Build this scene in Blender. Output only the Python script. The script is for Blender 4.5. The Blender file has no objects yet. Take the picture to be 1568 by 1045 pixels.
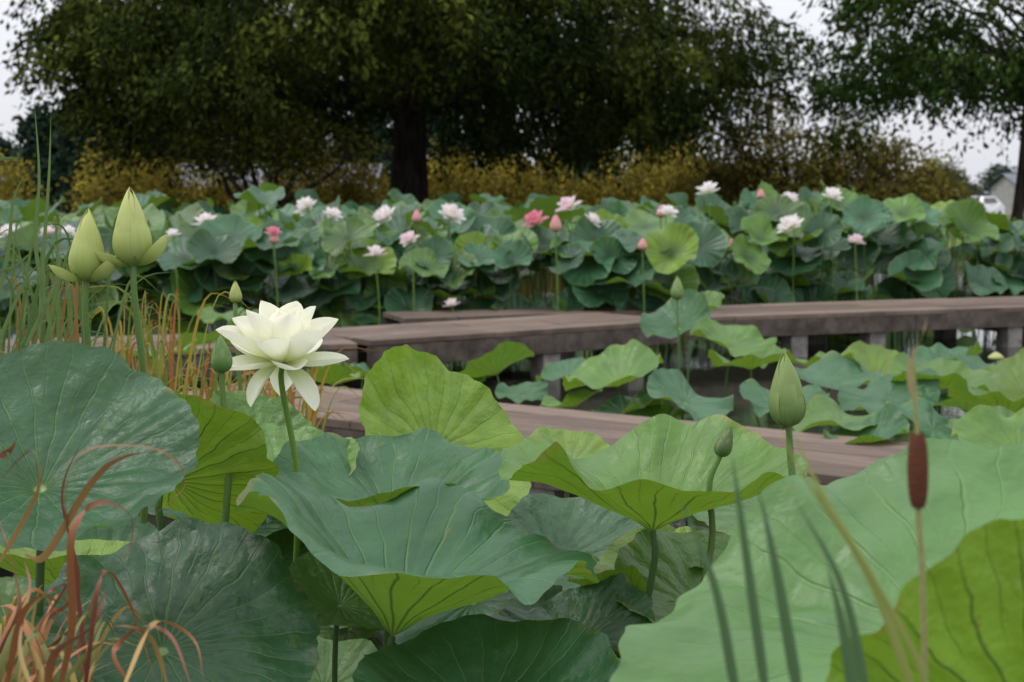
import bpy, math, numpy as np
from mathutils import Vector
rad=math.radians
scene=bpy.context.scene
EYE=1.4; F=2178.0; PITCH=math.atan(212.5/F)
cp,sp=math.cos(PITCH),math.sin(PITCH)
def S(u,v,Y):
    """sight line -> world point standing Y metres out from the viewpoint"""
    a=(u-784.0)/F; b=-(v-522.5)/F
    dy=cp+b*sp; dz=-sp+b*cp
    k=Y/dy
    return np.array([a*k,Y,EYE+dz*k])
# ---------------------------------------------------------------- mesh builder
class MB:
    def __init__(s): s.v=[];s.f=[];s.m=[];s.l=[];s.c=[];s.n=0
    def _add(s,P,faces,mat,col,luv):
        k=len(P); s.v.append(P); s.f.append(faces+s.n); s.m.append(np.full(len(faces),mat))
        c=np.asarray(col,float)
        if c.ndim==1: c=np.tile(c,(k,1))
        s.c.append(c)
        s.l.append(np.zeros((k,3)) if luv is None else luv); s.n+=k
    def grid(s,P,col,mat=0,luv=None,wrap=False):
        a,b=P.shape[:2]; idx=np.arange(a*b).reshape(a,b)
        if wrap: idx=np.vstack([idx,idx[:1]])
        f=np.stack([idx[:-1,:-1],idx[:-1,1:],idx[1:,1:],idx[1:,:-1]],-1).reshape(-1,4)
        c=np.asarray(col,float)
        if c.ndim==3: c=c.reshape(-1,3)
        s._add(P.reshape(-1,3),f,mat,c,None if luv is None else luv.reshape(-1,3))
    def quads(s,Q,col,mat=0,luv=None):
        k=len(Q); f=np.arange(k*4).reshape(k,4)
        c=np.asarray(col,float)
        if c.ndim==2: c=np.repeat(c,4,axis=0)
        s._add(Q.reshape(-1,3),f,mat,c,luv)
    def box(s,c,ax,ay,az,col,mat=0):
        c,ax,ay,az=[np.asarray(q,float) for q in (c,ax,ay,az)]
        P=[];
        for i in (-1,1):
            for j in (-1,1):
                for k in (-1,1): P.append(c+i*ax+j*ay+k*az)
        f=np.array([[0,1,3,2],[4,6,7,5],[0,4,5,1],[2,3,7,6],[0,2,6,4],[1,5,7,3]])
        s._add(np.array(P),f,mat,col,None)
    def tube(s,path,r,col,mat=0,sides=8):
        path=np.asarray(path,float); n=len(path)
        r=np.full(n,r) if np.isscalar(r) else np.asarray(r)
        T=np.gradient(path,axis=0); T/=np.linalg.norm(T,axis=1)[:,None]+1e-9
        ref=np.array([0.31,0.93,0.17]); ref/=np.linalg.norm(ref)
        A=np.cross(T,ref); A/=np.linalg.norm(A,axis=1)[:,None]+1e-9
        B=np.cross(T,A)
        th=np.linspace(0,2*math.pi,sides,endpoint=False)
        P=path[None]+r[None,:,None]*(np.cos(th)[:,None,None]*A[None]+np.sin(th)[:,None,None]*B[None])
        luv=np.zeros(P.shape); luv[...,0]=th[:,None]; luv[...,1]=np.arange(n)[None]
        c=np.asarray(col,float)
        if c.ndim==2: c=np.tile(c[None],(sides,1,1))
        s.grid(P,c,mat,luv,wrap=True)
    def build(s,name,mats,smooth=True,loc=None):
        V=np.vstack(s.v); Fc=np.vstack(s.f); M=np.concatenate(s.m); L=np.vstack(s.l); C=np.vstack(s.c)
        if loc is not None: V=V-np.asarray(loc)
        me=bpy.data.meshes.new(name)
        me.vertices.add(len(V)); me.vertices.foreach_set('co',V.astype(np.float32).ravel())
        me.loops.add(Fc.size); me.loops.foreach_set('vertex_index',Fc.astype(np.int32).ravel())
        me.polygons.add(len(Fc)); me.polygons.foreach_set('loop_start',np.arange(0,Fc.size,4,dtype=np.int32))
        me.polygons.foreach_set('material_index',M.astype(np.int32))
        me.polygons.foreach_set('use_smooth',np.full(len(Fc),smooth))
        a=me.attributes.new('luv','FLOAT_VECTOR','POINT'); a.data.foreach_set('vector',L.astype(np.float32).ravel())
        a=me.attributes.new('pig','FLOAT_VECTOR','POINT'); a.data.foreach_set('vector',C.astype(np.float32).ravel())
        for m in mats: me.materials.append(m)
        me.update(calc_edges=True); me.validate()
        o=bpy.data.objects.new(name,me); scene.collection.objects.link(o)
        if loc is not None: o.location=tuple(loc)
        return o
def spline(pts,n=24):
    p=np.asarray(pts,float); k=len(p)
    if k==2: return p[0]+(p[1]-p[0])*np.linspace(0,1,n)[:,None]
    q=np.vstack([2*p[0]-p[1],p,2*p[-1]-p[-2]]); out=[]
    for t in np.linspace(0,k-1-1e-6,n):
        i=int(t); f=t-i; a,b,c,d=q[i:i+4]
        out.append(.5*((2*b)+(-a+c)*f+(2*a-5*b+4*c-d)*f*f+(-a+3*b-3*c+d)*f**3))
    return np.array(out)
# ---------------------------------------------------------------- materials
def newmat(name):
    m=bpy.data.materials.new(name); m.use_nodes=True; nt=m.node_tree; nt.nodes.clear(); return m,nt
class N:
    def __init__(s,nt): s.nt=nt
    def n(s,t,**kw):
        nd=s.nt.nodes.new(t)
        for k,v in kw.items(): setattr(nd,k,v)
        return nd
    def lk(s,a,b): s.nt.links.new(a,b)
    def set(s,sock,v):
        if isinstance(v,bpy.types.NodeSocket): s.lk(v,sock)
        else: sock.default_value=v
    def math(s,op,a,b=0.0,c=None,clamp=False):
        nd=s.n('ShaderNodeMath',operation=op,use_clamp=clamp); s.set(nd.inputs[0],a); s.set(nd.inputs[1],b)
        if c is not None: s.set(nd.inputs[2],c)
        return nd.outputs[0]
    def mix(s,f,a,b,bt='MIX'):
        nd=s.n('ShaderNodeMix',data_type='RGBA',blend_type=bt); s.set(nd.inputs[0],f); s.set(nd.inputs[6],a); s.set(nd.inputs[7],b)
        return nd.outputs[2]
    def ramp(s,f,lo,hi,a=0.0,b=1.0):
        nd=s.n('ShaderNodeMapRange',interpolation_type='SMOOTHSTEP'); s.set(nd.inputs[0],f)
        nd.inputs[1].default_value=lo; nd.inputs[2].default_value=hi; nd.inputs[3].default_value=a; nd.inputs[4].default_value=b
        return nd.outputs[0]
    def noise(s,scale,vec=None,detail=3.0,rough=.5):
        nd=s.n('ShaderNodeTexNoise'); nd.inputs['Scale'].default_value=scale; nd.inputs['Detail'].default_value=detail; nd.inputs['Roughness'].default_value=rough
        if vec is not None: s.lk(vec,nd.inputs['Vector'])
        return nd.outputs[0]
    def attr(s,name): return s.n('ShaderNodeAttribute',attribute_name=name).outputs['Vector']
    def bump(s,h,strength,dist,normal=None):
        nd=s.n('ShaderNodeBump'); s.lk(h,nd.inputs['Height']); nd.inputs['Strength'].default_value=strength; nd.inputs['Distance'].default_value=dist
        if normal is not None: s.lk(normal,nd.inputs['Normal'])
        return nd.outputs[0]
    def out(s,sh): o=s.n('ShaderNodeOutputMaterial'); s.lk(sh,o.inputs[0])
    def pbsdf(s,col,rough=.5,spec=.5,normal=None,sheen=0.0):
        nd=s.n('ShaderNodeBsdfPrincipled'); s.set(nd.inputs['Base Color'],col); s.set(nd.inputs['Roughness'],rough)
        nd.inputs['Specular IOR Level'].default_value=spec
        if normal is not None: s.lk(normal,nd.inputs['Normal'])
        return nd
    def thin(s,p,col,amt,normal=None):
        t=s.n('ShaderNodeBsdfTranslucent'); s.set(t.inputs[0],col)
        if normal is not None: s.lk(normal,t.inputs['Normal'])
        m=s.n('ShaderNodeMixShader'); m.inputs[0].default_value=amt; s.lk(p,m.inputs[1]); s.lk(t.outputs[0],m.inputs[2]); return m.outputs[0]
def lotus_leaf_mat(name,near=True):
    m,nt=newmat(name); g=N(nt)
    luv=g.attr('luv'); sep=g.n('ShaderNodeSeparateXYZ'); g.lk(luv,sep.inputs[0]); x,y,w=sep.outputs
    r=g.math('SQRT',g.math('ADD',g.math('MULTIPLY',x,x),g.math('MULTIPLY',y,y)))
    th=g.math('ARCTAN2',y,x)
    big=g.noise(2.4,luv,3 if near else 1)
    th=g.math('ADD',th,g.math('MULTIPLY',g.math('SUBTRACT',big,.5),.22))
    def veins(K,wid,off):
        a=g.math('ADD',g.math('MULTIPLY',th,K/(2*math.pi)),off)
        fr=g.math('FRACT',g.math('ADD',a,100.0)); d=g.math('ABSOLUTE',g.math('SUBTRACT',fr,.5))
        dd=g.math('MULTIPLY',g.math('MULTIPLY',d,r),2*math.pi/K)
        return g.ramp(dd,wid*.2,wid,1.0,0.0),d
    v,d1=veins(21,.011,0.0)
    v=g.math('MULTIPLY',v,g.ramp(r,.7,1.0,1.0,.3))
    if near:
        v2,d2=veins(42,.007,.5); v2=g.math('MULTIPLY',v2,g.ramp(r,.45,.7)); v=g.math('MAXIMUM',v,g.math('MULTIPLY',v2,.5))
    pig=g.attr('pig')
    back=g.n('ShaderNodeNewGeometry').outputs['Backfacing']
    sc=g.math('ADD',.55,g.math('MULTIPLY',big,.9))
    scv=g.n('ShaderNodeVectorMath',operation='SCALE'); g.lk(pig,scv.inputs[0]); g.lk(sc,scv.inputs['Scale'])
    base=scv.outputs[0]
    if near:
        bloom=g.ramp(g.noise(2.2,luv,2),.40,.70,0,.16)
        base=g.mix(bloom,base,(.075,.165,.095,1))
    top=g.mix(g.math('MULTIPLY',v,.26),base,(.20,.34,.10,1))
    und=g.mix(.6,scv.outputs[0],(.13,.235,.022,1))
    und=g.mix(g.math('MULTIPLY',v,.55),und,(.04,.08,.02,1))
    if near:
        mid=g.noise(9,luv,3)
        top=g.mix(g.math('MULTIPLY',g.ramp(mid,.5,.8),.25),top,(.10,.21,.035,1))
        top=g.mix(g.ramp(r,.03,.05,.8,0),top,(.30,.40,.14,1))
        rim=g.math('MULTIPLY',g.ramp(r,.94,1.0),g.ramp(big,.54,.66))
        top=g.mix(g.math('MULTIPLY',rim,.7),top,(.24,.20,.05,1))
        spot=g.ramp(mid,.71,.74)
        top=g.mix(g.math('MULTIPLY',spot,.5),top,(.17,.14,.05,1))
        und=g.mix(g.math('MULTIPLY',rim,.8),und,(.26,.15,.05,1))
        und=g.mix(g.math('MULTIPLY',spot,.5),und,(.17,.12,.03,1))
    else:
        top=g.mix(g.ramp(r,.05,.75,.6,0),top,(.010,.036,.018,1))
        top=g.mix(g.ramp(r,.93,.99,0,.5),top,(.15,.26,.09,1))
    col=g.mix(back,top,und)
    tri=g.ramp(d1,0,.5,0,1)
    h=g.math('ADD',g.math('MULTIPLY',v,-.35),g.math('MULTIPLY',g.math('MULTIPLY',tri,r),1.3))
    if near: h=g.math('ADD',h,g.math('MULTIPLY',mid,1.3)); rg=g.math('ADD',.26,g.math('MULTIPLY',mid,.34))
    else: rg=.42
    nrm=g.bump(h,.7,.006)
    p=g.pbsdf(col,rg,.42,nrm)
    if not near: g.out(g.thin(p.outputs[0],g.mix(.5,col,(.25,.42,.02,1)),.2)); return m
    tc=g.mix(g.math('MULTIPLY',v,.75),g.mix(.5,col,(.27,.46,.02,1)),(.04,.08,.01,1))
    g.out(g.thin(p.outputs[0],tc,.27)); return m
def pig_mat(name,rough=.55,spec=.3,trans=.25,nscale=30,namp=.4,bs=.3,bd=.002,streak=False,tmul=1.3,plain=False):
    m,nt=newmat(name); g=N(nt); pig=g.attr('pig')
    if plain:
        if spec<=0:
            d=g.n('ShaderNodeBsdfDiffuse'); g.lk(pig,d.inputs[0]); t=d.outputs[0]
        else: t=g.pbsdf(pig,rough,spec).outputs[0]
        g.out(g.thin(t,pig,trans) if trans>0 else t); return m
    if streak:
        mp=g.n('ShaderNodeMapping'); g.lk(g.attr('luv'),mp.inputs[0]); mp.inputs['Scale'].default_value=(14,1.2,1); vec=mp.outputs[0]; ns=1.0
    else: vec=g.n('ShaderNodeTexCoord').outputs['Object']; ns=nscale
    nz=g.noise(ns,vec,3)
    sc=g.math('ADD',1-namp/2,g.math('MULTIPLY',nz,namp))
    v=g.n('ShaderNodeVectorMath',operation='SCALE'); g.lk(pig,v.inputs[0]); g.lk(sc,v.inputs['Scale'])
    nrm=g.bump(nz,bs,bd)
    p=g.pbsdf(v.outputs[0],rough,spec,nrm)
    if trans>0:
        v2=g.n('ShaderNodeVectorMath',operation='SCALE'); g.lk(v.outputs[0],v2.inputs[0]); v2.inputs['Scale'].default_value=tmul
        g.out(g.thin(p.outputs[0],v2.outputs[0],trans))
    else: g.out(p.outputs[0])
    return m
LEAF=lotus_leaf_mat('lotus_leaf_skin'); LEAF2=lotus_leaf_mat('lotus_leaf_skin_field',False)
STEM=pig_mat('lotus_stem_skin',.5,.35,0,220,.35,.6,.0012)
STEM2=pig_mat('lotus_stem_plain',.6,0,0,plain=True)
PETAL=pig_mat('petal_skin',.5,.25,.38,streak=True,namp=.12,bs=.3,bd=.001,tmul=1.0)
BUDM=pig_mat('bud_skin',.45,.3,.2,streak=True,namp=.3,bs=.4,bd=.001,tmul=1.2)
BLADE=pig_mat('blade_skin',.5,.3,.2,plain=True)
TREEF=pig_mat('tree_foliage',.6,0,0,plain=True)
SHRUBF=pig_mat('shrub_foliage',.6,0,.2,plain=True)
def bark_mat():
    m,nt=newmat('bark'); g=N(nt); tc=g.n('ShaderNodeTexCoord').outputs['Object']
    mp=g.n('ShaderNodeMapping'); g.lk(tc,mp.inputs[0]); mp.inputs['Scale'].default_value=(1,1,.16)
    nz=g.noise(14,mp.outputs[0],3,.65); c=g.mix(g.ramp(nz,.3,.7),(.010,.008,.007,1),(.05,.038,.03,1))
    g.out(g.pbsdf(c,.9,.1,g.bump(nz,1,.05)).outputs[0]); return m
BARK=bark_mat()
def deck_mat():
    m,nt=newmat('weathered_board'); g=N(nt); luv=g.attr('luv'); pig=g.attr('pig')
    mp=g.n('ShaderNodeMapping'); g.lk(luv,mp.inputs[0]); mp.inputs['Scale'].default_value=(2.0,55,1)
    grain=g.noise(1.0,mp.outputs[0],6,.7)
    mp2=g.n('ShaderNodeMapping'); g.lk(luv,mp2.inputs[0]); mp2.inputs['Scale'].default_value=(2,4,1)
    blot=g.noise(1.0,mp2.outputs[0],4)
    sc=g.math('ADD',g.math('MULTIPLY',g.ramp(grain,.25,.75),.8),g.math('MULTIPLY',blot,.9)); sc=g.math('ADD',sc,.05)
    v=g.n('ShaderNodeVectorMath',operation='SCALE'); g.lk(pig,v.inputs[0]); g.lk(sc,v.inputs['Scale'])
    c=g.mix(g.math('MULTIPLY',g.ramp(blot,.55,.75),.4),v.outputs[0],(.05,.055,.034,1))
    g.out(g.pbsdf(c,.8,.18,g.bump(grain,.8,.006)).outputs[0]); return m
DECK=deck_mat()
def simple(name,c1,c2,scale,rough=.8,spec=.3,bs=.3,bd=.01,metal=0):
    m,nt=newmat(name); g=N(nt); tc=g.n('ShaderNodeTexCoord').outputs['Object']
    nz=g.noise(scale,tc,4,.6); c=g.mix(g.ramp(nz,.3,.7),(*c1,1),(*c2,1))
    p=g.pbsdf(c,rough,spec,g.bump(nz,bs,bd)); p.inputs['Metallic'].default_value=metal
    g.out(p.outputs[0]); return m
CONC=simple('concrete_post',(.13,.12,.105),(.26,.24,.215),9)
BEAM=simple('fascia_timber',(.045,.036,.029),(.12,.096,.078),7)
# ---------------------------------------------------------------- lotus parts
def frame(n):
    n=np.asarray(n,float); n/=np.linalg.norm(n)
    x=np.array([1.,0,0])-n*n[0]; x/=np.linalg.norm(x); y=np.cross(n,x); return x,y,n
def add_leaf(mb,c,R,n=(0,0,1),cup=.3,wave=.05,col=(.05,.13,.075),rng=None,nt=64,nr=12,bends=(),power=1.3,lo=.06,stem=True,rimdroop=0.0,hf=1.0,lf=1.0,far=False,ridge=.012):
    c=np.asarray(c,float); th=np.linspace(0,2*math.pi,nt,endpoint=False)[:,None]; r=np.linspace(0.004,1,nr)[None,:]
    z=cup*(r**power)
    ph=rng.uniform(0,6.28,12)
    z=z+wave*lf*r**2.2*(.9*np.sin(2*th+ph[0])+1.0*np.sin(3*th+ph[1]))
    z=z+wave*r**2.6*(.75*np.sin(5*th+ph[2]))
    z=z+wave*hf*r**4*(.6*np.sin(8*th+ph[3]+.8*np.sin(th+ph[8]))*(.6+.6*np.sin(2*th+ph[9]))+.4*np.sin(13*th+ph[4])*(.5+.5*np.sin(3*th+ph[10])))
    xx=r*np.cos(th); yy=r*np.sin(th)
    z=z+.016*hf*(np.sin(7*xx+ph[6]+2*yy)*np.sin(6*yy+ph[7]-xx)+.6*np.sin(13*xx-5*yy+ph[8])*np.sin(11*yy+ph[9]))*np.clip(r*1.4,0,1)
    z=z-.05*np.exp(-(r/.10)**2)-rimdroop*np.clip(r-.72,0,1)**2*6
    z=z+ridge*np.abs(np.sin(10.5*th+.3*np.sin(r*5+ph[5])))*r*1.2*(.7+.5*np.sin(3*th+ph[11]))
    for (t0,wd,am,pw) in bends:
        d=(th-rad(t0)+math.pi)%(2*math.pi)-math.pi
        z=z+am*np.exp(-(d/rad(wd))**2)*r**pw
    rr=r*(1+lo*np.sin(2*th+ph[6])+.5*lo*np.sin(3*th+ph[7])+r**6*.012*np.sin(17*th+ph[1])+r**8*.008*np.sin(41*th+ph[2]))
    sh=1/np.sqrt(1+(0.55*np.clip(z,-1,1)/np.maximum(r,.05))**2)
    X=rr*sh*np.cos(th); Y=rr*sh*np.sin(th)
    ax,ay,an=frame(n)
    P=c+R*(X[...,None]*ax+Y[...,None]*ay+z[...,None]*an)
    luv=np.stack([xx,yy,np.full_like(z,rng.uniform(0,50))],-1)
    mb.grid(P,col,0,luv,wrap=True)
    if stem:
        b=c+np.array([rng.uniform(-.12,.12),rng.uniform(-.05,.15),0]); b[2]=-.05
        h=c-an*.05*R; k=7 if far else 12
        p=spline([b,(b+h)/2+np.array([rng.uniform(-.03,.03),rng.uniform(-.03,.03),0]),h-np.array([0,0,.05]) -an*.03,h],k)
        mb.tube(p,np.linspace(.0075,.0055,k)*(1 if R>.12 else .8),(.06,.115,.03),1,4 if far else 7)
GRN=np.array([.038,.120,.046]); DGR=np.array([.022,.078,.030]); FRE=np.array([.105,.22,.032]); YEL=np.array([.20,.33,.030]); PAL=np.array([.090,.195,.052])
seed=[100]
def hero(u,v,Y,R,n,cup,wave,col,bends=(),power=1.3,nt=176,nr=30,stem=True,sd=None,**kw):
    seed[0]+=1; rng=np.random.default_rng(sd if sd else seed[0]); mb=MB()
    c=S(u,v,Y); add_leaf(mb,c,R,n,cup,wave,np.asarray(col),rng,nt,nr,bends,power,stem=stem,**kw)
    return mb.build('lotus_leaf',[LEAF,STEM],loc=c)
# foreground leaves
hero(62,742,1.9,.212,(.18,-.40,.83),.36,.035,DGR*1.1,hf=1.6,ridge=.020,nt=230,nr=36)
hero(262,735,2.3,.175,(.30,.72,.55),.34,.05,YEL*.75,hf=1.4)
hero(110,905,2.35,.17,(.0,.15,1),.45,.05,YEL*.8)
hero(248,990,1.9,.225,(.05,-.36,.9),.10,.04,DGR*1.0,hf=1.6,ridge=.020,nt=230,nr=36)
hero(600,790,2.6,.235,(.03,-.08,1),.40,.05,GRN*1.0,hf=1.8,ridge=.018)
hero(604,960,2.1,.30,(.23,.06,.98),.60,.05,GRN*1.05,bends=[(250,14,-.06,5),(222,14,.07,5),(195,12,-.05,5),(168,14,.06,5),(285,14,.05,5),(312,16,-.07,5),(338,14,.10,5),(2,14,-.04,5),(75,20,.08,3),(110,14,-.10,4),(140,12,.06,4),(40,14,-.05,4)],nt=260,nr=44,lf=.2,hf=1.3,rimdroop=.22,power=1.05,sd=4,ridge=.020)
hero(668,690,2.95,.20,(.38,-.50,.55),.25,.04,YEL*.9,bends=[(150,30,.35,2)],hf=1.8,ridge=.02)
hero(1000,802,2.35,.255,(.02,.02,1),.46,.06,FRE*.9,bends=[(300,14,-.14,3),(50,22,.16,3),(100,18,-.10,3),(185,18,-.14,4),(215,14,.06,4),(240,12,-.08,4)],nt=220,nr=36,lf=.6,hf=1.4)
hero(1175,788,2.75,.15,(.05,-.20,1),.16,.05,PAL*.8)
hero(1500,1010,1.28,.325,(-.20,-.27,.93),.12,.035,PAL*1.1,lo=.04,hf=2.0,nt=260,nr=44,ridge=.026)
hero(1575,1150,1.08,.18,(-.25,.85,.35),.22,.05,YEL*1.05,hf=1.4)
hero(745,1110,1.9,.20,(.0,-.2,1),.30,.04,DGR*1.2,hf=1.5)
hero(430,735,2.75,.15,(.1,-.2,1),.42,.06,FRE)
hero(385,690,3.0,.14,(.1,-.5,.8),.3,.06,FRE*.8)
hero(870,712,3.6,.15,(.1,-.1,1),.28,.06,YEL*.7)
hero(850,860,2.9,.20,(.1,-.3,1),.3,.05,GRN*.8)
hero(960,925,2.5,.12,(.1,.1,1),.4,.11,FRE*.9)
hero(880,985,2.3,.15,(-.2,-.1,1),.25,.07,GRN*.8)
hero(1065,868,2.6,.11,(0,-.1,1),.32,.06,YEL)
hero(425,858,2.5,.15,(.1,-.25,1),.3,.06,GRN*.8)
hero(330,800,2.6,.16,(.2,-.2,1),.3,.06,DGR)
hero(1090,940,2.4,.19,(.1,-.3,1),.25,.06,FRE*.7)
hero(520,925,2.3,.11,(.3,-.3,1),.2,.05,PAL*.9)
def scatter_low():
    rng=np.random.default_rng(7); mb=MB()
    for i in range(95):
        Y=rng.uniform(2.3,4.7); x=rng.uniform(-.40,.42)*Y; zmax=EYE-.222*Y
        z=rng.uniform(.12,max(.2,zmax-.05))
        R=rng.uniform(.12,.23); k=rng.random()
        col=(GRN if k<.55 else FRE*.75 if k<.85 else YEL*.6)*rng.uniform(.6,1.0)
        n=(rng.normal(0,.25),rng.normal(-.15,.25),1)
        add_leaf(mb,(x,Y,z-.1),R,n,rng.uniform(.1,.4),.08,col,rng,72,14)
    mb.build('lotus_leaf_undergrowth',[LEAF,STEM])
scatter_low()
mid=[(760,568,8.6,.26,0),(945,585,7.2,.30,1),(1040,498,9.6,.27,0),(1120,528,8.8,.30,1),(870,572,8.2,.2,0),(1050,612,6.9,.24,0),
(880,618,7.4,.2,1),(960,628,7.0,.2,0),(1150,560,8.0,.26,1),(1270,580,8.0,.33,0),(1340,575,8.4,.26,2),(1290,645,6.3,.24,1),(1360,610,7.0,.26,0),
(1440,590,7.2,.30,1),(1520,585,8.0,.3,0),(1430,655,6.3,.27,0),(1540,640,6.4,.28,1),(1480,625,6.9,.24,0),(1560,690,5.3,.26,1),
(1200,625,6.9,.22,0),(510,585,8.6,.2,1),(555,572,9.4,.2,0),(480,560,9.6,.2,1),(1570,600,7.4,.3,2),(1450,560,9.5,.26,0),
(1010,650,6.9,.18,1),(1330,675,6.0,.2,0),(320,520,9.0,.26,0),(250,540,8.2,.22,1),(380,505,10.,.22,0),(1535,672,5.7,.22,1),(1070,480,10.5,.22,1),(800,600,8.0,.16,0),
(340,482,11,.2,1),(1245,560,9.4,.22,1),(715,590,8.6,.16,1)]
rng=np.random.default_rng(21)
for (u,v,Y,R,k) in mid:
    col=[GRN*1.1,FRE*.85,YEL*.62][k]*rng.uniform(.85,1.15)
    hero(u,v+4,Y,R*rng.uniform(.88,1.0),(rng.normal(0,.25),rng.normal(-.08,.25),1),rng.uniform(.12,.42),.10,col,nt=96,nr=16)
def field():
    rng=np.random.default_rng(5); mb=MB(); cnt=0
    def put(x,y,z,fr,far):
        nonlocal cnt
        R=rng.uniform(.19,.33)*(1.15 if far else 1)
        k=rng.random(); bl=np.array([.037,.115,.052])
        col=(bl*rng.uniform(.55,1.3) if k<.62 else FRE*rng.uniform(.45,1.0) if k<.93 else YEL*.75)
        n=(rng.normal(0,.38),rng.normal(-.22,.32)-.55*fr,1)
        add_leaf(mb,(x,y,z-.08),R,n,rng.uniform(.10,.50),.12,col,rng,36 if not far else 24,7,stem=(not far),far=True); cnt+=1
    step=.5
    for gy in np.arange(12.6,33.4,step):
        far=gy>20
        if far and int(round((gy-12.6)/step))%2: continue
        for gx in np.arange(-.42*gy-1,min(.42*gy+1,8.8),step*(1.5 if far else 1)):
            x=gx+rng.uniform(-.22,.22); y=gy+rng.uniform(-.22,.22)
            yf=13.3 if x<1.6 else 13.7+.40*(x-.6)
            if y<yf or x>7.6+.3*math.sin(y) or rng.random()<.10: continue
            hz=1.09+.10*math.sin(x*.9+1)*math.cos(y*.6)
            if 2<x<6.3 and y<22: hz+=.14*math.exp(-((x-4)/1.8)**2)
            if x<-3: hz-=.03
            if x>6: hz-=.12
            fr=math.exp(-(y-yf)/.8)
            z=hz+rng.normal(0,.13)-fr*rng.uniform(.05,.25)
            if rng.random()<.12: z+=.12
            put(x,y,min(max(z,.3),1.5),fr,far)
    for x in np.arange(-6.5,8.0,.23):
        yf=13.2 if x<1.6 else 13.65+.40*(x-.6)
        for lvl in (.30,.45,.62,.82,1.0):
            if rng.random()<.15: continue
            put(x+rng.uniform(-.2,.2),yf+rng.uniform(0,.7)+(1-lvl)*.1,lvl+rng.normal(0,.08)+.05*math.sin(x*2),rng.uniform(.3,1.1),False)
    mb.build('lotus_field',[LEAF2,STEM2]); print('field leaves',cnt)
field()
# ---------------------------------------------------------------- flowers
def add_petal(mb,c,phi,L,W,a0,a1,cupf,cb,ct,A,roll=0.0,r0=.012,mat=0,na=12,nb=9):
    t=np.linspace(0,1,na)[:,None]; s=np.linspace(-1,1,nb)[None,:]
    al=rad(a0)+(rad(a1)-rad(a0))*t
    ds=L/(na-1); rho=np.cumsum(np.cos(al),0)*ds-np.cos(al[0])*ds+r0; zz=np.cumsum(np.sin(al),0)*ds-np.sin(al[0])*ds
    tt=np.clip(t*.985+.012,0,1); w=(tt**.62)*((1-tt)**.66)/.418
    cup=cupf*W*w*(s**2)
    X=rho-np.sin(al)*cup; Y=s*W*w*(1-.12*s*s)+0*t+roll*t*t*L; Z=zz+np.cos(al)*cup
    cph,sph=math.cos(phi),math.sin(phi)
    ax,ay,az=A
    lx=X*cph-Y*sph; ly=X*sph+Y*cph
    P=c+lx[...,None]*ax+ly[...,None]*ay+Z[...,None]*az
    f=np.clip(t*1.8,0,1)[...,None]+0*s[...,None]
    col=np.asarray(cb)*(1-f)+np.asarray(ct)*f
    luv=np.stack([s+0*t+phi*3,t+0*s,0*t+0*s],-1)
    mb.grid(P,col,mat,luv)
def flower(mb,c,sc,A,rng,cb,ct,fine=True):
    rings=[(3,-45,-72,.088,.028,.5,.74),(5,-6,20,.112,.036,.5,.03),(6,22,48,.112,.040,.65,.42),(5,50,80,.108,.040,.75,.1),(3,66,92,.092,.034,.85,.3)]
    if not fine: rings=[(6,2,20,.104,.032,.45,.1),(7,32,52,.100,.036,.6,.5),(5,60,85,.090,.034,.7,0)]
    for i,(n,a0,a1,L,W,cf,o) in enumerate(rings):
        for j in range(n):
            ph=2*math.pi*(j+o)/n+rng.normal(0,.10)
            add_petal(mb,c+A[2]*i*.003*sc,ph,L*sc*rng.uniform(.92,1.05),W*sc*rng.uniform(.92,1.08),a0+rng.normal(0,5),a1+rng.normal(0,8),cf,cb,ct,A,roll=rng.normal(0,.07),r0=.010*sc,na=18 if fine else 8,nb=11 if fine else 5)
    th=np.linspace(0,6.283,16,endpoint=False)[:,None]; pr=np.array([0,.013,.016,.015,0.001])[None]*sc; pz=np.array([0,.008,.024,.026,.026])[None]*sc
    P=c+(pr*np.cos(th))[...,None]*A[0]+(pr*np.sin(th))[...,None]*A[1]+(pz+0*th)[...,None]*A[2]
    mb.grid(P,(.55,.48,.06),0,None,wrap=True)
    for q in range(60 if fine else 0):
        a=rng.uniform(0,6.283); rr_=.02*sc; b=c+A[0]*math.cos(a)*.014*sc+A[1]*math.sin(a)*.014*sc+A[2]*.006*sc; e=c+A[0]*math.cos(a)*rr_*1.2+A[1]*math.sin(a)*rr_*1.2+A[2]*.032*sc
        mb.tube([b,(b+e)/2,e],[.0006,.0007,.0011],(.75,.60,.12),0,5)
def flower_obj(c,sc,n,cb,ct,sd,name='lotus_flower',base=None,fine=False):
    rng=np.random.default_rng(sd); mb=MB(); c=np.asarray(c,float); A=frame(n)
    flower(mb,c,sc,A,rng,cb,ct,fine)
    b=np.array([c[0]+.03,c[1]+.03,-.05]) if base is None else np.array(base)
    p=spline([b,(b+c)/2+np.array([.015,.0,0]),c-A[2]*.04*sc,c],14)
    mb.tube(p,np.linspace(.006,.0048,14),(.13,.23,.04),1,8)
    return mb.build(name,[PETAL,STEM],loc=c)
c=S(432,560,2.4)
flower_obj(c,1.0,(.04,-.14,1),(.66,.72,.28),(.90,.89,.75),6,base=S(452,900,2.45),fine=True)
pk=[(15,352),(75,352),(105,352),(265,355),(315,338),(418,352),(470,314),(508,325),(592,328),(628,362),(690,326),(820,335),(905,335),(1022,322),(1085,290),
(1208,305),(1274,296),(1310,365),(1452,332),(1212,343),(575,385),(692,462),(1305,330),(872,312)]
rng=np.random.default_rng(8)
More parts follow.
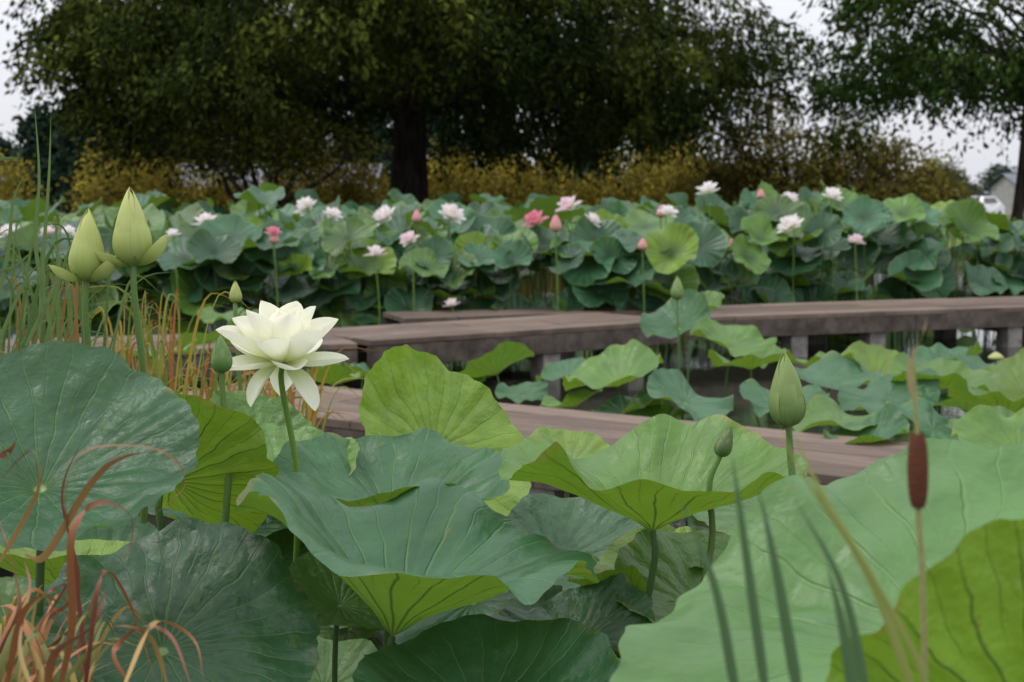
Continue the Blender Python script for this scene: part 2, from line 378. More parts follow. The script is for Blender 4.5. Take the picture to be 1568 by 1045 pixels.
for i,(u,v) in enumerate(pk):
    Y=rng.uniform(13.3,15.5) if v<345 else 13.0
    if u>1000: Y+=(u-1000)/568*2.6
    w=rng.random()**2*.4; ct=np.array([.90,.87,.86])*(1-w)+np.array([.86,.50,.60])*w
    s=(1.38 if v<345 else .95)*rng.uniform(.72,1.12)
    if u in (820,418): ct=np.array([.80,.32,.42])
    flower_obj(S(u,v+7,Y),s,(rng.normal(0,.35),rng.normal(-.15,.35),1),(.75,.72,.45),ct,30+i)
def bud_obj(c,H,W,n,cb,ct,sd,opened=0,base=None,thin=1.0):
    rng=np.random.default_rng(sd); mb=MB(); c=np.asarray(c,float); A=frame(n)
    na,nb=16,11; t=np.linspace(0,1,na)[:,None]; s=np.linspace(-1,1,nb)[None]
    for layer in range(3):
        for j in range(3):
            ph=2*math.pi*j/3+layer*1.05+rng.normal(0,.1)+sd
            hh=H*(1-.05*(2-layer))*(1 if layer>0 else .93+.05*j*.5)
            prof=(np.sin(math.pi*np.clip(t,0,1)**.72)**.75)*(1-.25*t)+.06*(1-t)
            rr=W*prof*(1-.045*layer)*(1+.02*j)
            wdt=rad(68)*np.clip((t*6),.6,1)*np.clip(((1-t)*2.6)**.7,0.0,1)*np.ones_like(s)
            an=ph+s*wdt
            Z=hh*t+0*s
            rr=rr+0*s
            P=c+(rr*np.cos(an))[...,None]*A[0]+(rr*np.sin(an))[...,None]*A[1]+Z[...,None]*A[2]
            edge=(np.abs(s)**4)[...,None]*.35
            f=t[...,None]+0*s[...,None]; col=np.asarray(cb)*(1-f)+np.asarray(ct)*f; col=col*(1-edge)+np.array([.42,.46,.20])*edge
            mb.grid(P,col,0,np.stack([s+0*t+ph*4,t+0*s,0*s+0*t],-1))
    for j in range(opened):
        ph=rad([200,-15,95,265][j])+rng.normal(0,.2)
        L=H*[.52,.62,.5,.45][j]
        add_petal(mb,c,ph,L,W*.75,[-15,-5,30,-10][j],[60,88,80,50][j],.7,(.24,.34,.06),(.42,.48,.15),A,r0=W*.25)
    b=np.array([c[0]+.02,c[1]+.03,-.05]) if base is None else np.array(base)
    p=spline([b,(b+c)/2+np.array([.01,0,0]),c-A[2]*.05,c+A[2]*.004],14)
    mb.tube(p,np.linspace(.0062,.0045,14)*thin,(.10,.18,.04),1,8)
    return mb.build('lotus_bud',[BUDM,STEM],loc=c)
bud_obj(S(132,432,2.15),.112,.0275,(.06,0,1),(.28,.38,.08),(.56,.60,.20),1,3,base=S(128,800,2.2))
bud_obj(S(204,408,2.15),.120,.0300,(-.02,0,1),(.31,.40,.09),(.58,.61,.22),2,3,base=S(220,800,2.2))
bud_obj(S(340,572,2.3),.066,.0180,(-.02,0,1),(.10,.20,.05),(.16,.28,.09),3,0,base=S(345,800,2.3))
bud_obj(S(361,465,3.2),.052,.0150,(0,0,1),(.30,.36,.08),(.46,.50,.16),4,0)
bud_obj(S(1208,655,1.95),.108,.0265,(-.08,0,1),(.13,.24,.055),(.27,.36,.12),5,0,base=S(1225,1100,1.9))
bud_obj(S(1037,460,8.8),.155,.042,(0,0,1),(.14,.26,.07),(.24,.32,.12),6,0)
bud_obj(S(1102,700,2.3),.056,.0150,(.35,0,1),(.07,.13,.04),(.12,.18,.06),7,0,base=S(1060,960,2.3))
for (u,v,Y,H,W,sd) in [(638,342,14,.14,.05,8),(1165,306,16,.13,.05,9),(851,356,13.,.17,.06,10),(984,384,13.,.12,.05,11),(420,374,13.,.12,.05,12),(1012,334,14,.13,.05,14),(1120,384,14.5,.13,.04,15)]:
    bud_obj(S(u,v,Y),H,W,(0,0,1),(.5,.35,.22),(.75,.25,.35),sd,0,thin=1.3)
bud_obj(S(1525,552,8),.05,.045,(0,0,1),(.35,.36,.12),(.45,.45,.2),12,0)
# ---------------------------------------------------------------- walkway
def deck(p0,p1,width,top=.4,boards=4,posts=(),name='boardwalk',fascia=.15,postw=.085):
    rng=np.random.default_rng(int(abs(p0[0]*100))+3); mb=MB()
    p0=np.array([*p0,0.]);p1=np.array([*p1,0.]); d=p1-p0; L=np.linalg.norm(d); d/=L; nrm=np.array([-d[1],d[0],0])
    bw=width/boards
    for i in range(boards):
        off=rng.uniform(0,2.0); x=-off
        while x<L:
            a=max(x,0);b=min(x+2.4,L); x+=2.4
            if b-a<.05: continue
            gap=.009; ct=p0+d*(a+b)/2+nrm*(bw*(i+.5)); ct=ct+np.array([0,0,top-.02+rng.normal(0,.002)])
            col=np.array([.175,.130,.102])*rng.uniform(.65,1.15)
            hw=bw/2-gap; hh=.02; bv=.005
            sec=[(-hw,-hh),(-hw,hh-bv),(-hw+bv,hh),(hw-bv,hh),(hw,hh-bv),(hw,-hh)]
            xs=np.linspace(-(b-a)/2+.003,(b-a)/2-.003,2)
            P=np.array([[ct+d*xx+nrm*q[0]+np.array([0,0,q[1]]) for xx in xs] for q in sec])
            luv=np.array([[(xx+ct[0]*3+i*7.7,q[0]+i*1.3,q[1]) for xx in xs] for q in sec])
            mb.grid(P,col,0,luv,wrap=True)
            for sgn in (0,1):
                e=P[:,sgn]; Q=np.array([[e[0],e[1],e[4],e[5]],[e[1],e[2],e[3],e[4]]]); mb.quads(Q,col,0)
    up=np.array([0,0,1.])
    for o in (.035,width-.035):
        seg=2.4; x=0
        while x<L:
            b=min(x+seg,L)
            P0=p0+nrm*o+d*(x+b)/2+up*(top-.045-fascia/2)
            mb.box(P0,d*((b-x)/2-.003),nrm*.03,up*(fascia/2),(.1,.1,.1),2); x=b
    for q in posts:
        for o in (.12,width-.12):
            h=(top-.05-fascia+.5)/2
            mb.box(p0+d*q+nrm*o+up*(-.5+h),d*postw,nrm*postw,up*h,(.2,.19,.18),1)
        mb.box(p0+d*q+nrm*width/2+up*(top-.07-fascia),d*.05,nrm*(width/2-.22),up*.045,(.1,.09,.08),2)
    return mb.build(name,[DECK,CONC,BEAM],smooth=False)
deck((-1.9,7.25),(3.9,3.32),.90,posts=(.3,2.4,4.6))
deck((-1.02,10.25),(1.45,12.1),1.15,posts=(.4,1.7,2.6))
deck((-.95,12.35),(1.5,13.2),.75,posts=(.3,2.2),top=.396)
deck((1.55,12.35),(9.4,15.5),1.2,posts=(1.15,2.0,3.6,5.2,7.2))
deck((-1.62,3.2),(-1.95,7.1),1.0,posts=(.3,2.3),top=.394)
deck((-5.5,8.6),(-1.1,10.1),1.2,posts=(.3,2.3),top=.392)
# ---------------------------------------------------------------- water, ground
def ground():
    ys=np.concatenate([np.linspace(-60,-2,10),np.linspace(0,50,100),np.geomspace(52,1500,24)])
    xs=np.concatenate([-np.geomspace(1500,42,18),np.linspace(-40,40,120),np.geomspace(42,1500,18)])
    X,Y=np.meshgrid(xs,ys,indexing='ij')
    def ss(a,b,v): t=np.clip((v-a)/(b-a),0,1); return t*t*(3-2*t)
    edge=np.maximum.reduce([ss(33.5,35.5,Y),ss(8.2,9.6,X-.03*Y+.15*np.sin(Y)),1-ss(-30,-27,X),1-ss(-6,-3,Y)])
    Z=-.5+edge*.78+.03*np.sin(X*1.3)*np.cos(Y*.9)*edge
    mb=MB(); mb.grid(np.stack([X,Y,Z],-1),(.05,.08,.02))
    m,nt=newmat('grass_ground'); g=N(nt); tc=g.n('ShaderNodeTexCoord').outputs['Object']
    a=g.noise(.5,tc,4); b=g.noise(12,tc,3)
    c=g.mix(g.ramp(a,.35,.65),(.04,.075,.018,1),(.085,.105,.035,1)); c=g.mix(g.math('MULTIPLY',b,.5),c,(.03,.04,.015,1))
    g.out(g.pbsdf(c,.9,.1,g.bump(b,.8,.05)).outputs[0])
    mb.build('ground',[m])
ground()
mb=MB(); P=np.array([[[-29,-5,0],[-29,35,0]],[[10.3,-5,0],[10.3,35,0]]],float); mb.grid(P[::-1],(.01,.01,.01))
m,nt=newmat('pond_water'); g=N(nt); tc=g.n('ShaderNodeTexCoord').outputs['Object']
nz=g.noise(5,tc,3)
g.out(g.pbsdf((.014,.016,.010,1),.06,.5,g.bump(nz,.12,.02)).outputs[0]); mb.build('water',[m])
# ---------------------------------------------------------------- trees
def rhomb(p,d,side,L,W):
    d=d/(np.linalg.norm(d,axis=1)[:,None]+1e-9); side=side/(np.linalg.norm(side,axis=1)[:,None]+1e-9)
    L=np.asarray(L).reshape(-1,1); W=np.asarray(W).reshape(-1,1)
    return np.stack([p,p+d*L*.5+side*W*.5,p+d*L,p+d*L*.5-side*W*.5],1)
def limb(mb,p,r0,r1,n=12): mb.tube(spline(p,n),np.linspace(r0,r1,n),(.05,.04,.03),1,7)
def cypress(name,base,trunk_r,H,R,zprof,NB,rng,colA,colB,bough=1.0,ns=16,nl=14,ln=.8,LL=.2,WW=.07,carve=0.0,gap=0.0):
    """trunk, limbs, and umbrella-shaped boughs of hanging twigs"""
    mb=MB(); b=np.asarray(base,float)
    n=16; hs=np.linspace(-.3,H*.9,n); tr=trunk_r*(1-.8*(hs/H).clip(0,1))*(1+.7*np.exp(-np.clip(hs,0,9)*1.6))
    path=np.stack([b[0]+.1*np.sin(hs*.5),b[1]+.0*hs,b[2]+hs],1)
    th=np.linspace(0,6.2832,28,endpoint=False)
    P=path[None]+np.stack([np.cos(th)[:,None]*tr*(1+.10*np.sin(7*th)[:,None]),np.sin(th)[:,None]*tr*(1+.10*np.sin(7*th)[:,None]),0*th[:,None]*tr],-1)
    mb.grid(P,(.05,.04,.03),1,None,wrap=True)
    u=np.sqrt(rng.uniform(.02,1,NB)); a=rng.uniform(0,6.283,NB)
    r=u*R*(1+.10*np.sin(3*a+1)+.06*np.sin(7*a))
    zl=np.interp(u,[0,.3,.7,1],zprof)+rng.normal(0,.35,NB)+.55*np.sin(a*5+r)
    dx=np.abs(r*np.cos(a)); zl=zl+carve*np.exp(-(dx/1.0)**4)
    h=rng.random(NB)**1.5
    zt=H*np.sqrt(np.clip(1-u**2*.93,0,1)); z=zl+.7*bough+(np.maximum(zt,zl+1)-zl)*h
    ctr=np.stack([b[0]+r*np.cos(a),b[1]+r*np.sin(a),z],1)
    for i in rng.choice(NB,min(NB,70),replace=False):
        s=b+np.array([0,0,max(z[i]-.25*r[i]-.3,zprof[0]*.75)]); e=ctr[i]
        limb(mb,[s,s*.7+e*.3+[0,0,.2],s*.3+e*.7+[0,0,.35],e],trunk_r*.15,.015)
    S0=[];D=[];CL=[];LN=[]
    for i in range(NB):
        if gap and rng.random()<gap*(h[i]>.12): continue
        o=np.array([math.cos(a[i]),math.sin(a[i]),0]); rb=bough*rng.uniform(.55,1.15)
        ph=rng.uniform(0,6.283,ns); q=np.sqrt(rng.random(ns))*rb
        off=np.stack([q*np.cos(ph),q*np.sin(ph),-.45*(q/rb)**2*rb+rng.normal(0,.06,ns)],1)+o*rb*.2
        d=np.stack([np.cos(ph)*.45,np.sin(ph)*.45,-rng.uniform(.5,1.3,ns)],1)+o*.25; d/=np.linalg.norm(d,axis=1)[:,None]
        w=np.clip(rng.beta(1.1,2.6)+.25*rng.normal(0,.4),0,1); c=np.asarray(colA)*(1-w)+np.asarray(colB)*w
        S0.append(ctr[i]+off); D.append(d); CL.append(np.tile(c,(ns,1))*rng.uniform(.75,1.25,(ns,1))); LN.append(ln*rng.uniform(.35,1.0,ns))
    S0=np.vstack(S0);D=np.vstack(D);CL=np.vstack(CL);LN=np.concatenate(LN); k=len(S0)
    t=np.tile(np.linspace(0,1,nl),k); l_=np.repeat(LN,nl); p=np.repeat(S0,nl,0)+np.repeat(D,nl,0)*(t*l_)[:,None]; p[:,2]-=.3*t*t*l_
    p+=rng.normal(0,.08,p.shape); dj=np.repeat(D,nl,0)+rng.normal(0,.6,p.shape); dj[:,2]-=.2; m=len(p)
    side=np.cross(dj,rng.normal(0,1,p.shape))
    twig_shade=(1.35-.7*t)[:,None]  # top light painted into leaflet colour: lighter where twigs start, shaded towards hanging tips
    mb.quads(rhomb(p,dj,side,LL*rng.uniform(.6,1.3,m),WW*rng.uniform(.6,1.3,m)),np.repeat(CL,nl,0)*rng.uniform(.8,1.2,(m,1))*twig_shade,0)
    return mb.build(name,[TREEF,BARK],smooth=False)
rng=np.random.default_rng(11)
cypress('bald_cypress_tree',(-2.6,35,.25),.46,13,7.9,[4.3,3.5,2.9,3.8],560,rng,(.013,.023,.007),(.095,.112,.020),bough=1.15,ns=22,nl=16,ln=1.0,LL=.18,WW=.078,carve=1.2)
rng=np.random.default_rng(17)
cypress('bald_cypress_tree',(9.35,26,.28),.24,10,4.3,[3.9,3.2,3.0,3.3],200,rng,(.014,.030,.007),(.06,.09,.018),bough=.75,ns=17,nl=13,ln=.6,LL=.14,WW=.06,gap=.12)
def bush(name,c,rx,ry,h,N_,rng,colA,colB,LL=.15,WW=.07,stems=7,per=40,zlow=.1,sr=.04,spread=.28):
    mb=MB(); c=np.asarray(c,float)
    for i in range(stems):
        a=rng.uniform(0,6.283); e=c+np.array([math.cos(a)*rx*rng.uniform(.3,.8),math.sin(a)*ry*rng.uniform(.3,.8),h*rng.uniform(.55,.95)])
        m1=c*.6+e*.4+np.array([rng.normal(0,.2),rng.normal(0,.2),-.1]); pts=[c+[rng.normal(0,.12),0,-.1],m1,e]; limb(mb,pts,sr,.008,10)
        for q in range(4):
            k=spline(pts,12)[rng.integers(4,11)]; e2=k+np.array([rng.normal(0,rx*.25),rng.normal(0,.4),rng.uniform(.1,.6)]); limb(mb,[k,(k+e2)/2+[0,0,.1],e2],sr*.4,.005,6)
    u=rng.random(N_)**.33; a=rng.uniform(0,6.283,N_); el=np.arcsin(rng.uniform(-.25,1,N_))
    wob=1+.16*np.sin(a*3+1+c[0])+.13*np.sin(a*7+el*5)+.08*np.sin(el*11+a*2)
    C=np.stack([c[0]+rx*u*wob*np.cos(a)*np.cos(el),c[1]+ry*u*wob*np.sin(a)*np.cos(el),c[2]+zlow*h+h*(1-zlow)*(.25+.75*u*wob*np.sin(el)).clip(0,1.1)],1)
    w=rng.random((N_,1))**1.5; col=(np.asarray(colA)*(1-w)+np.asarray(colB)*w)
    n=N_*per; p=np.repeat(C,per,0)+rng.normal(0,spread,(n,3))*np.array([1,1,.7]); d=rng.normal(0,1,(n,3)); d[:,2]+=.3; sd=np.cross(d,rng.normal(0,1,(n,3)))
    mb.quads(rhomb(p,d,sd,LL*rng.uniform(.6,1.4,n),WW*rng.uniform(.6,1.4,n)),np.repeat(col,per,0)*rng.uniform(.7,1.3,(n,1)),0)
    return mb.build(name,[SHRUBF,BARK],smooth=False)
OA=(.12,.105,.024); OB=(.44,.35,.055)
rng=np.random.default_rng(13)
for (u,Y,w,h) in [(185,43,1.3,3.1),(255,42,.8,2.3),(455,44,1.2,2.9),(545,43,1.0,2.6),(690,45,1.3,2.6),(800,46,1.3,2.8),(900,45,1.0,1.9),(985,44,1.4,2.9),(1058,42,1.0,2.6),(10,45,1.2,2.4),(335,44,.8,2.0)]:
    bush('yellowing_shrub',S(u,310,Y)*[1,1,0]+[0,0,.25],w,w,h,105,rng,OA,OB)
for (u,Y,w,h) in [(1215,38,2.3,3.6),(1325,37,1.6,2.8),(1420,38,1.0,2.2),(1130,39,1.2,2.7)]:
    bush('olive_shrub',S(u,310,Y)*[1,1,0]+[0,0,.28],w,w*.8,h,170,rng,(.08,.075,.022),(.22,.185,.038),stems=16,sr=.07)
def plum():
    rng=np.random.default_rng(44); mb=MB(); b=np.array([-5.5,30.5,.25])
    limb(mb,[b-[0,0,.3],b+[.05,0,.6],b+[.15,0,1.0]],.17,.13)
    k=b+np.array([.15,0,1.0])
    ends=[(-1.9,.2,1.3),(-1.2,-.4,1.8),(-.3,.3,1.9),(.5,-.3,1.9),(1.3,.4,1.6),(1.9,-.2,1.1),(-.8,.6,1.2),(.8,.5,1.3)]
    C=[]
    for e in ends:
        e=np.array(e); p=[k,k+e*[.35,.4,.15]+[0,0,.1],k+e*[.6,.6,.55]+[rng.normal(0,.15),0,.1],k+e]; limb(mb,p,.085,.02,14); sp_=spline(p,14)
        for q in range(6):
            s=sp_[rng.integers(7,14)]; e2=s+np.array([rng.normal(0,.5),rng.normal(0,.4),rng.uniform(.1,.6)]); limb(mb,[s,(s+e2)/2+[.05,0,.08],e2],.03,.008,6); C+= [e2,(e2+s)/2]
    C=np.array(C); n=len(C)*45; p=np.repeat(C,45,0)+rng.normal(0,.22,(n,3)); d=rng.normal(0,1,(n,3)); d[:,2]-=.4; sd=np.cross(d,rng.normal(0,1,(n,3)))
    mb.quads(rhomb(p,d,sd,.13*rng.uniform(.6,1.4,n),.06*rng.uniform(.6,1.4,n)),np.array([.11,.12,.025])*rng.uniform(.4,1.5,(n,1)),0)
    mb.build('plum_tree',[SHRUBF,BARK],smooth=False)
plum()
def distant():
    rng=np.random.default_rng(77); mb=MB()
    trees=[(-19.5,60,4.6,2.0),(-17,58,5.6,2.3),(-14.3,60,5.8,2.6),(-10.5,62,5.2,3),(-6,60,4.6,2.6),(-3.4,61,5.2,2.4),(-1.0,62,5.0,2.6),(3,60,4.6,2.6),(7,62,4.8,2.4),(-24,75,4.0,3),(-29,80,4.2,3)]
    for x in np.arange(-60,70,5.0): trees.append((x+rng.uniform(-2,2),125+rng.uniform(-8,8),rng.uniform(2.4,4.0)+(1.8 if x<-10 else 0),3.6))
    for (x,y,h,r) in trees:
        limb(mb,[(x,y,0),(x,y,h*.5),(x,y,h*.9)],.25,.05,5)
        n=int(90+r*35); a=rng.uniform(0,6.283,n); t=rng.random(n); rr=r*(1-t**1.6*.85)*rng.random(n)**.4
        C=np.stack([x+rr*np.cos(a),y+rr*np.sin(a),.3+t*h],1); per=22; m=n*per
        p=np.repeat(C,per,0)+rng.normal(0,.34,(m,3)); d=rng.normal(0,1,(m,3)); sd=np.cross(d,rng.normal(0,1,(m,3)))
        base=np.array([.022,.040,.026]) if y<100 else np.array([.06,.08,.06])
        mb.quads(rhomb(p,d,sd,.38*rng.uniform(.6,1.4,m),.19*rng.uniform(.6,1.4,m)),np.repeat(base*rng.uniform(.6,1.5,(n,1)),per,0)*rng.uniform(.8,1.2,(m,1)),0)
    mb.build('distant_trees',[TREEF,BARK],smooth=False)
distant()
mb=MB(); p=S(1180,200,58); mb.tube([(p[0],58,0),(p[0],58,4),(p[0],58,7.6)],[.13,.12,.10],(.2,.19,.18),0,10)
mb.box((p[0],58,7.0),(.8,0,0),(0,.05,0),(0,0,.05),(.2,.19,.18),0)
for dx in (-.7,0,.7): mb.box((p[0]+dx,58,7.12),(.04,0,0),(0,.04,0),(0,0,.09),(.2,.19,.18),0)
mb.build('utility_pole',[CONC])
def car(c,yaw):
    mb=MB(); ca,sa=math.cos(yaw),math.sin(yaw); c=np.asarray(c,float)
    prof=[(-2.1,.35),(-2.1,.75),(-1.95,.95),(-1.2,1.0),(-.75,1.42),(.9,1.45),(1.7,1.02),(2.05,.9),(2.1,.35)]
    def T(x,y,z): return c+np.array([x*ca-y*sa,x*sa+y*ca,z])
    ys=[-.82,-.78,-.60,.60,.78,.82]
    P=np.array([[T(x,(yy*(.82 if z>1.2 else 1)),z) for (x,z) in prof] for yy in ys]); mb.grid(P,(.8,.8,.8),0)
    for yy in (-.82,.82):
        k=[T(x,yy*(.82 if z>1.2 else 1),z) for (x,z) in prof]; mid_=T(0,yy,.6)
        Q=np.array([[k[i],k[i+1],mid_,mid_] for i in range(len(k)-1)]+[[k[-1],k[0],mid_,mid_]]); mb.quads(Q,(.8,.8,.8),0)
        Q=np.array([[T(-1.02,yy*.93,1.06),T(-.72,yy*.84,1.36),T(.82,yy*.84,1.38),T(1.3,yy*.93,1.08)]])+ (T(0,yy*.012,0)-c); mb.quads(Q,(.02,.02,.025),1)
        for wx in (-1.3,1.3):
            mb.tube([T(wx,yy*.8,.33),T(wx,yy*.9,.33),T(wx,yy*1.03,.33),T(wx,yy*1.04,.33)],[.33,.33,.33,.02],(.02,.02,.02),1,18)
    mb.quads(np.array([[T(-1.22,-.6,1.02),T(-1.22,.6,1.02),T(-.80,.52,1.40),T(-.80,-.52,1.40)]])+[0,0,.012],(.02,.02,.03),1)
    W=simple('car_paint',(.75,.75,.76),(.8,.8,.8),3,.25,.5,0,.001); B=simple('car_glass_rubber',(.02,.02,.02),(.03,.03,.03),3,.2,.5,0,.001)
    mb.build('parked_car',[W,B],smooth=False)
pc=S(1495,325,80); car((pc[0],80,.28),rad(50))
def house(x,y,w,d,h,name):
    mb=MB(); z0=.2
    mb.box((x,y,z0+h/2),(w/2,0,0),(0,d/2,0),(0,0,h/2),(.3,.3,.29),0)
    r=np.array([[[x-w/2-.3,y-d/2-.3,z0+h],[x+w/2+.3,y-d/2-.3,z0+h],[x+w/2+.3,y,z0+h+.9],[x-w/2-.3,y,z0+h+.9]],[[x-w/2-.3,y+d/2+.3,z0+h],[x+w/2+.3,y+d/2+.3,z0+h],[x+w/2+.3,y,z0+h+.9],[x-w/2-.3,y,z0+h+.9]]]); mb.quads(r,(.1,.1,.1),1)
    g_=np.array([[[x+s*w/2,y-d/2,z0+h],[x+s*w/2,y+d/2,z0+h],[x+s*w/2,y,z0+h+.88],[x+s*w/2,y,z0+h+.88]] for s in (-1,1)]); mb.quads(g_,(.3,.3,.3),0)
    for i in range(int(w//1.6)): mb.box((x-w/2+1+i*1.6,y-d/2-.01,z0+h*.55),(.4,0,0),(0,.03,0),(0,0,.35),(.02,.02,.02),2)
    A=simple('render_wall',(.26,.25,.24),(.34,.33,.31),2); B=simple('roof_tile',(.10,.11,.13),(.15,.16,.18),6); C=simple('window_glass',(.02,.02,.03),(.03,.03,.04),2,.1)
    mb.build(name,[A,B,C],smooth=False)
house(-8.5,52,7,4,1.7,'garden_house'); house(-27,68,6,4,1.6,'garden_house'); house(39,100,9,6,2.3,'garden_house')
# ---------------------------------------------------------------- grasses
def ribbon(mb,pts,w,col,n=26,tw=0.0,col2=None):
    p=spline(pts,n); T=np.gradient(p,axis=0); T/=np.linalg.norm(T,axis=1)[:,None]
    a=np.cross(T,[0.12,1,0.1]); a/=np.linalg.norm(a,axis=1)[:,None]; b=np.cross(T,a)
    t=np.linspace(0,1,n)[:,None]; ang=tw*t; side=a*np.cos(ang)+b*np.sin(ang)
    ww=w*np.clip(1.0-t**2.2,0.04,1)*np.clip(.6+t*3,0,1); fold=b*ww*.35
    P=np.stack([p-side*ww,p+fold,p+side*ww],1)
    c=np.asarray(col)[None]*(1-t)+np.asarray(col if col2 is None else col2)[None]*t
    mb.grid(P,np.repeat(c[:,None],3,1),0)
rng=np.random.default_rng(31)
mb=MB(); R1=(.28,.12,.042); R2=(.15,.045,.028); R3=(.40,.27,.09)
curves=[[(20,1045),(60,960),(120,900),(95,760),(130,665)],[(135,1060),(118,900),(100,760),(132,690),(245,690),(285,740),(235,790)],[(0,860),(40,790),(60,740),(48,690),(0,735)],
[(10,1050),(35,940),(80,905),(100,900),(60,960)],[(130,1060),(150,900),(170,878),(205,940),(240,1050)],[(190,1050),(230,960),(262,955),(300,985),(312,1045)],[(200,1050),(175,1000),(215,960),(262,975),(296,1060)],
[(0,700),(15,690),(25,675)],[(40,850),(70,850),(140,740),(190,700),(262,690)],[(90,1060),(110,960),(110,820),(150,770),(200,790),(195,850),(160,870)],[(0,1000),(30,930),(15,850),(0,800)],[(50,1060),(30,990),(45,900),(38,860)],
[(0,1040),(45,1010),(85,985),(120,950)],[(140,1060),(120,990),(160,870)],[(255,1045),(235,985),(200,960),(120,965)],[(70,1060),(85,1000),(140,960),(165,900)]]
for i,cv in enumerate(curves):
    Y0=rng.uniform(1.35,1.6); pts=[S(u,v,Y0+.10*math.sin(j*1.1+i)) for j,(u,v) in enumerate(cv)]
    ribbon(mb,pts,rng.uniform(.0024,.0044),[R1,R2,R3][i%3],40,tw=rng.uniform(-3,3),col2=[R2,R1,R2][i%3])
for i in range(60):
    u=rng.uniform(-30,140); Y=rng.uniform(1.4,1.9); v=rng.uniform(880,1040); l=rng.uniform(-60,90)
    ribbon(mb,[S(u,1160,Y),S(u+l*.3,(v+1100)/2,Y),S(u+l,v,Y+.05),S(u+l*1.6,v+rng.uniform(-20,50),Y+.08)],rng.uniform(.0022,.005),[(.28,.20,.05),(.32,.14,.05),(.14,.15,.035)][i%3],18,tw=rng.uniform(-2,2))
mb.build('dry_grass_clump',[BLADE])
mb=MB()
for i in range(210):
    u=rng.uniform(165,480); Y=rng.uniform(3.4,4.6); top=rng.uniform(450,600) if u<330 else rng.uniform(540,640); l=rng.normal(0,45)
    k=i%4; col=[(.38,.27,.05),(.15,.20,.03),(.34,.14,.04),(.26,.26,.05)][k]
    ribbon(mb,[S(u,760,Y),S(u+l*.2,(760+top)/2,Y),S(u+l*.7,top,Y),S(u+l*1.5,top+rng.uniform(-15,40),Y)],rng.uniform(.002,.0055),col,16,tw=rng.uniform(-2,2))
mb.build('sedge_clump',[BLADE])
mb=MB()
for i in range(85):
    u=rng.uniform(-60,150); Y=rng.uniform(2.9,4.2); top=rng.uniform(330,520)
    l=rng.normal(15,50); col=[(.08,.14,.035),(.12,.19,.05),(.22,.14,.04)][i%3]
    ribbon(mb,[S(u,760,Y),S(u+l*.2,600,Y),S(u+l*.7,top+20,Y),S(u+l*1.4,top+rng.uniform(-20,50),Y)],rng.uniform(.002,.006),col,18,tw=rng.uniform(-1,1))
for cv in [[(80,520),(55,380),(60,270),(52,150)],[(60,520),(66,400),(75,270),(78,175)],[(-30,560),(10,400),(20,310),(40,262)],[(-20,420),(20,410),(60,375)],[(-20,245),(10,243),(33,241)],[(-30,620),(0,520),(40,430),(70,395)],[(40,530),(90,420),(78,360)]]:
    ribbon(mb,[S(u,v,2.6) for u,v in cv],.0040,(.12,.19,.06),26,tw=.6)
mb.build('green_reed_clump',[BLADE])
mb=MB()
for cv,w,cl in [([(1205,640),(1260,760),(1340,900),(1405,1080)],.0032,0),([(1160,740),(1190,880),(1225,1080)],.0040,1),([(1120,690),(1140,830),(1175,1080)],.0034,1),([(1040,760),(1095,900),(1130,1080)],.0034,1),
([(1215,760),(1290,900),(1330,1080)],.0032,1),([(1265,860),(1290,960),(1310,1080)],.0040,1),([(1190,640),(1225,720),(1300,830),(1400,1000),(1420,1080)],.0022,0)]:
    pts=[S(u,v,.88) for u,v in cv][::-1]; ribbon(mb,pts,w,[(.24,.28,.07),(.08,.15,.06),(.17,.17,.06)][cl],26,tw=.8)
ribbon(mb,[S(1400,610,1.0),S(1394,560,1.0),S(1410,520,1.0),S(1420,488,1.0)],.0035,(.36,.28,.14),20,tw=2)
mb.build('green_reed_clump',[BLADE])
mb=MB(); Y=.98; a=S(1406,777,Y); b_=S(1405,664,Y); n=18; t=np.linspace(0,1,n); ax=a+(b_-a)*t[:,None]
rr=.0072*np.clip(np.sin(math.pi*np.clip(t*.94+.03,0,1)),0,1)**.22; mb.tube(ax,rr,(.12,.045,.025),1,20)
mb.tube(spline([S(1420,1200,Y),S(1413,900,Y),a,b_,S(1403,640,Y),S(1398,560,Y)],24),np.linspace(.0024,.0014,24),(.26,.26,.10),0,8)
BR=pig_mat('cattail_velvet',.95,.1,0,500,.7,.9,.002); mb.build('cattail',[STEM,BR])
mb=MB(); rng=np.random.default_rng(91)
n=14000; x=rng.uniform(8.6,16,n); y=rng.uniform(18,36,n); P0=np.stack([x,y,np.full(n,.24)],1); d=rng.normal(0,.35,(n,3)); d[:,2]=1; sd=np.cross(d,rng.normal(0,1,(n,3)))
mb.quads(rhomb(P0,d,sd,rng.uniform(.08,.22,n),np.full(n,.014)),np.array([.07,.11,.03])*rng.uniform(.6,1.5,(n,1)),0)
mb.build('bank_grass',[BLADE],smooth=False)
mb=MB(); n=900; x=rng.uniform(10.5,14,n); y=rng.uniform(30,33,n); P0=np.stack([x,y,rng.uniform(.4,.95,n)],1); d=rng.normal(0,1,(n,3)); sd=np.cross(d,rng.normal(0,1,(n,3)))
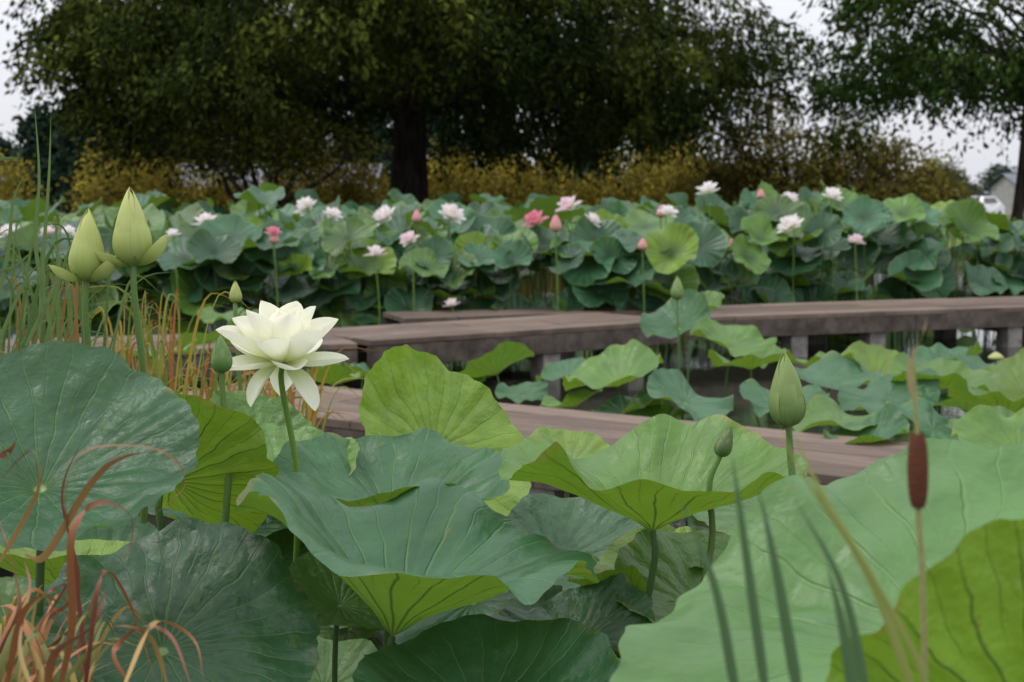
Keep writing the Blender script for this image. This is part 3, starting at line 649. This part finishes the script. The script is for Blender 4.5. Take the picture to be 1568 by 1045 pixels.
mb.quads(rhomb(P0,d,sd,np.full(n,.14),np.full(n,.09)),np.where(rng.random((n,1))<.35,np.array([[.75,.28,.03]]),np.array([[.07,.12,.03]])),0)
mb.build('marigold_bed',[BLADE],smooth=False)
# ---------------------------------------------------------------- light & sky (overcast: zenith brighter than horizon)
w=bpy.data.worlds.new("World"); scene.world=w; w.use_nodes=True; nt=w.node_tree; nt.nodes.clear(); g=N(nt)
AZ,EL=-75,58
sky=g.n('ShaderNodeTexSky'); sky.sky_type='NISHITA'; sky.sun_disc=False; sky.sun_elevation=rad(EL); sky.sun_rotation=rad(AZ); sky.dust_density=4; sky.air_density=1.0
tc=g.n('ShaderNodeTexCoord').outputs['Generated']; sep=g.n('ShaderNodeSeparateXYZ'); g.lk(tc,sep.inputs[0])
zf=g.math('MAXIMUM',sep.outputs[2],0.0)
k=g.math('ADD',.86,g.math('MULTIPLY',zf,1.5))
sc=g.n('ShaderNodeVectorMath',operation='SCALE'); sc.inputs[0].default_value=(6.6,6.7,7.15); g.lk(k,sc.inputs['Scale'])
c=g.mix(.92,sky.outputs[0],sc.outputs[0])
bg=g.n('ShaderNodeBackground'); g.lk(c,bg.inputs[0]); bg.inputs[1].default_value=.14
o=g.n('ShaderNodeOutputWorld'); g.lk(bg.outputs[0],o.inputs[0])
L=bpy.data.lights.new('sun','SUN'); L.energy=1.1; L.angle=rad(12); L.color=(1,.97,.92)
so=bpy.data.objects.new('sun',L); scene.collection.objects.link(so)
az=rad(AZ); el=rad(EL); dirv=Vector((math.sin(az)*math.cos(el),math.cos(az)*math.cos(el),math.sin(el)))
so.rotation_euler=dirv.to_track_quat('Z','Y').to_euler(); so.location=(0,0,30)
cam=bpy.data.cameras.new('camera'); co=bpy.data.objects.new('camera',cam); scene.collection.objects.link(co); scene.camera=co
co.location=(0,0,EYE); co.rotation_euler=(math.pi/2-PITCH,0,0); cam.sensor_width=36; cam.lens=F/1568*36; cam.clip_end=4000; cam.clip_start=.05
cam.dof.use_dof=True; cam.dof.focus_distance=2.35; cam.dof.aperture_fstop=8
scene.view_settings.view_transform='Standard'; scene.view_settings.look='None'; scene.view_settings.exposure=0
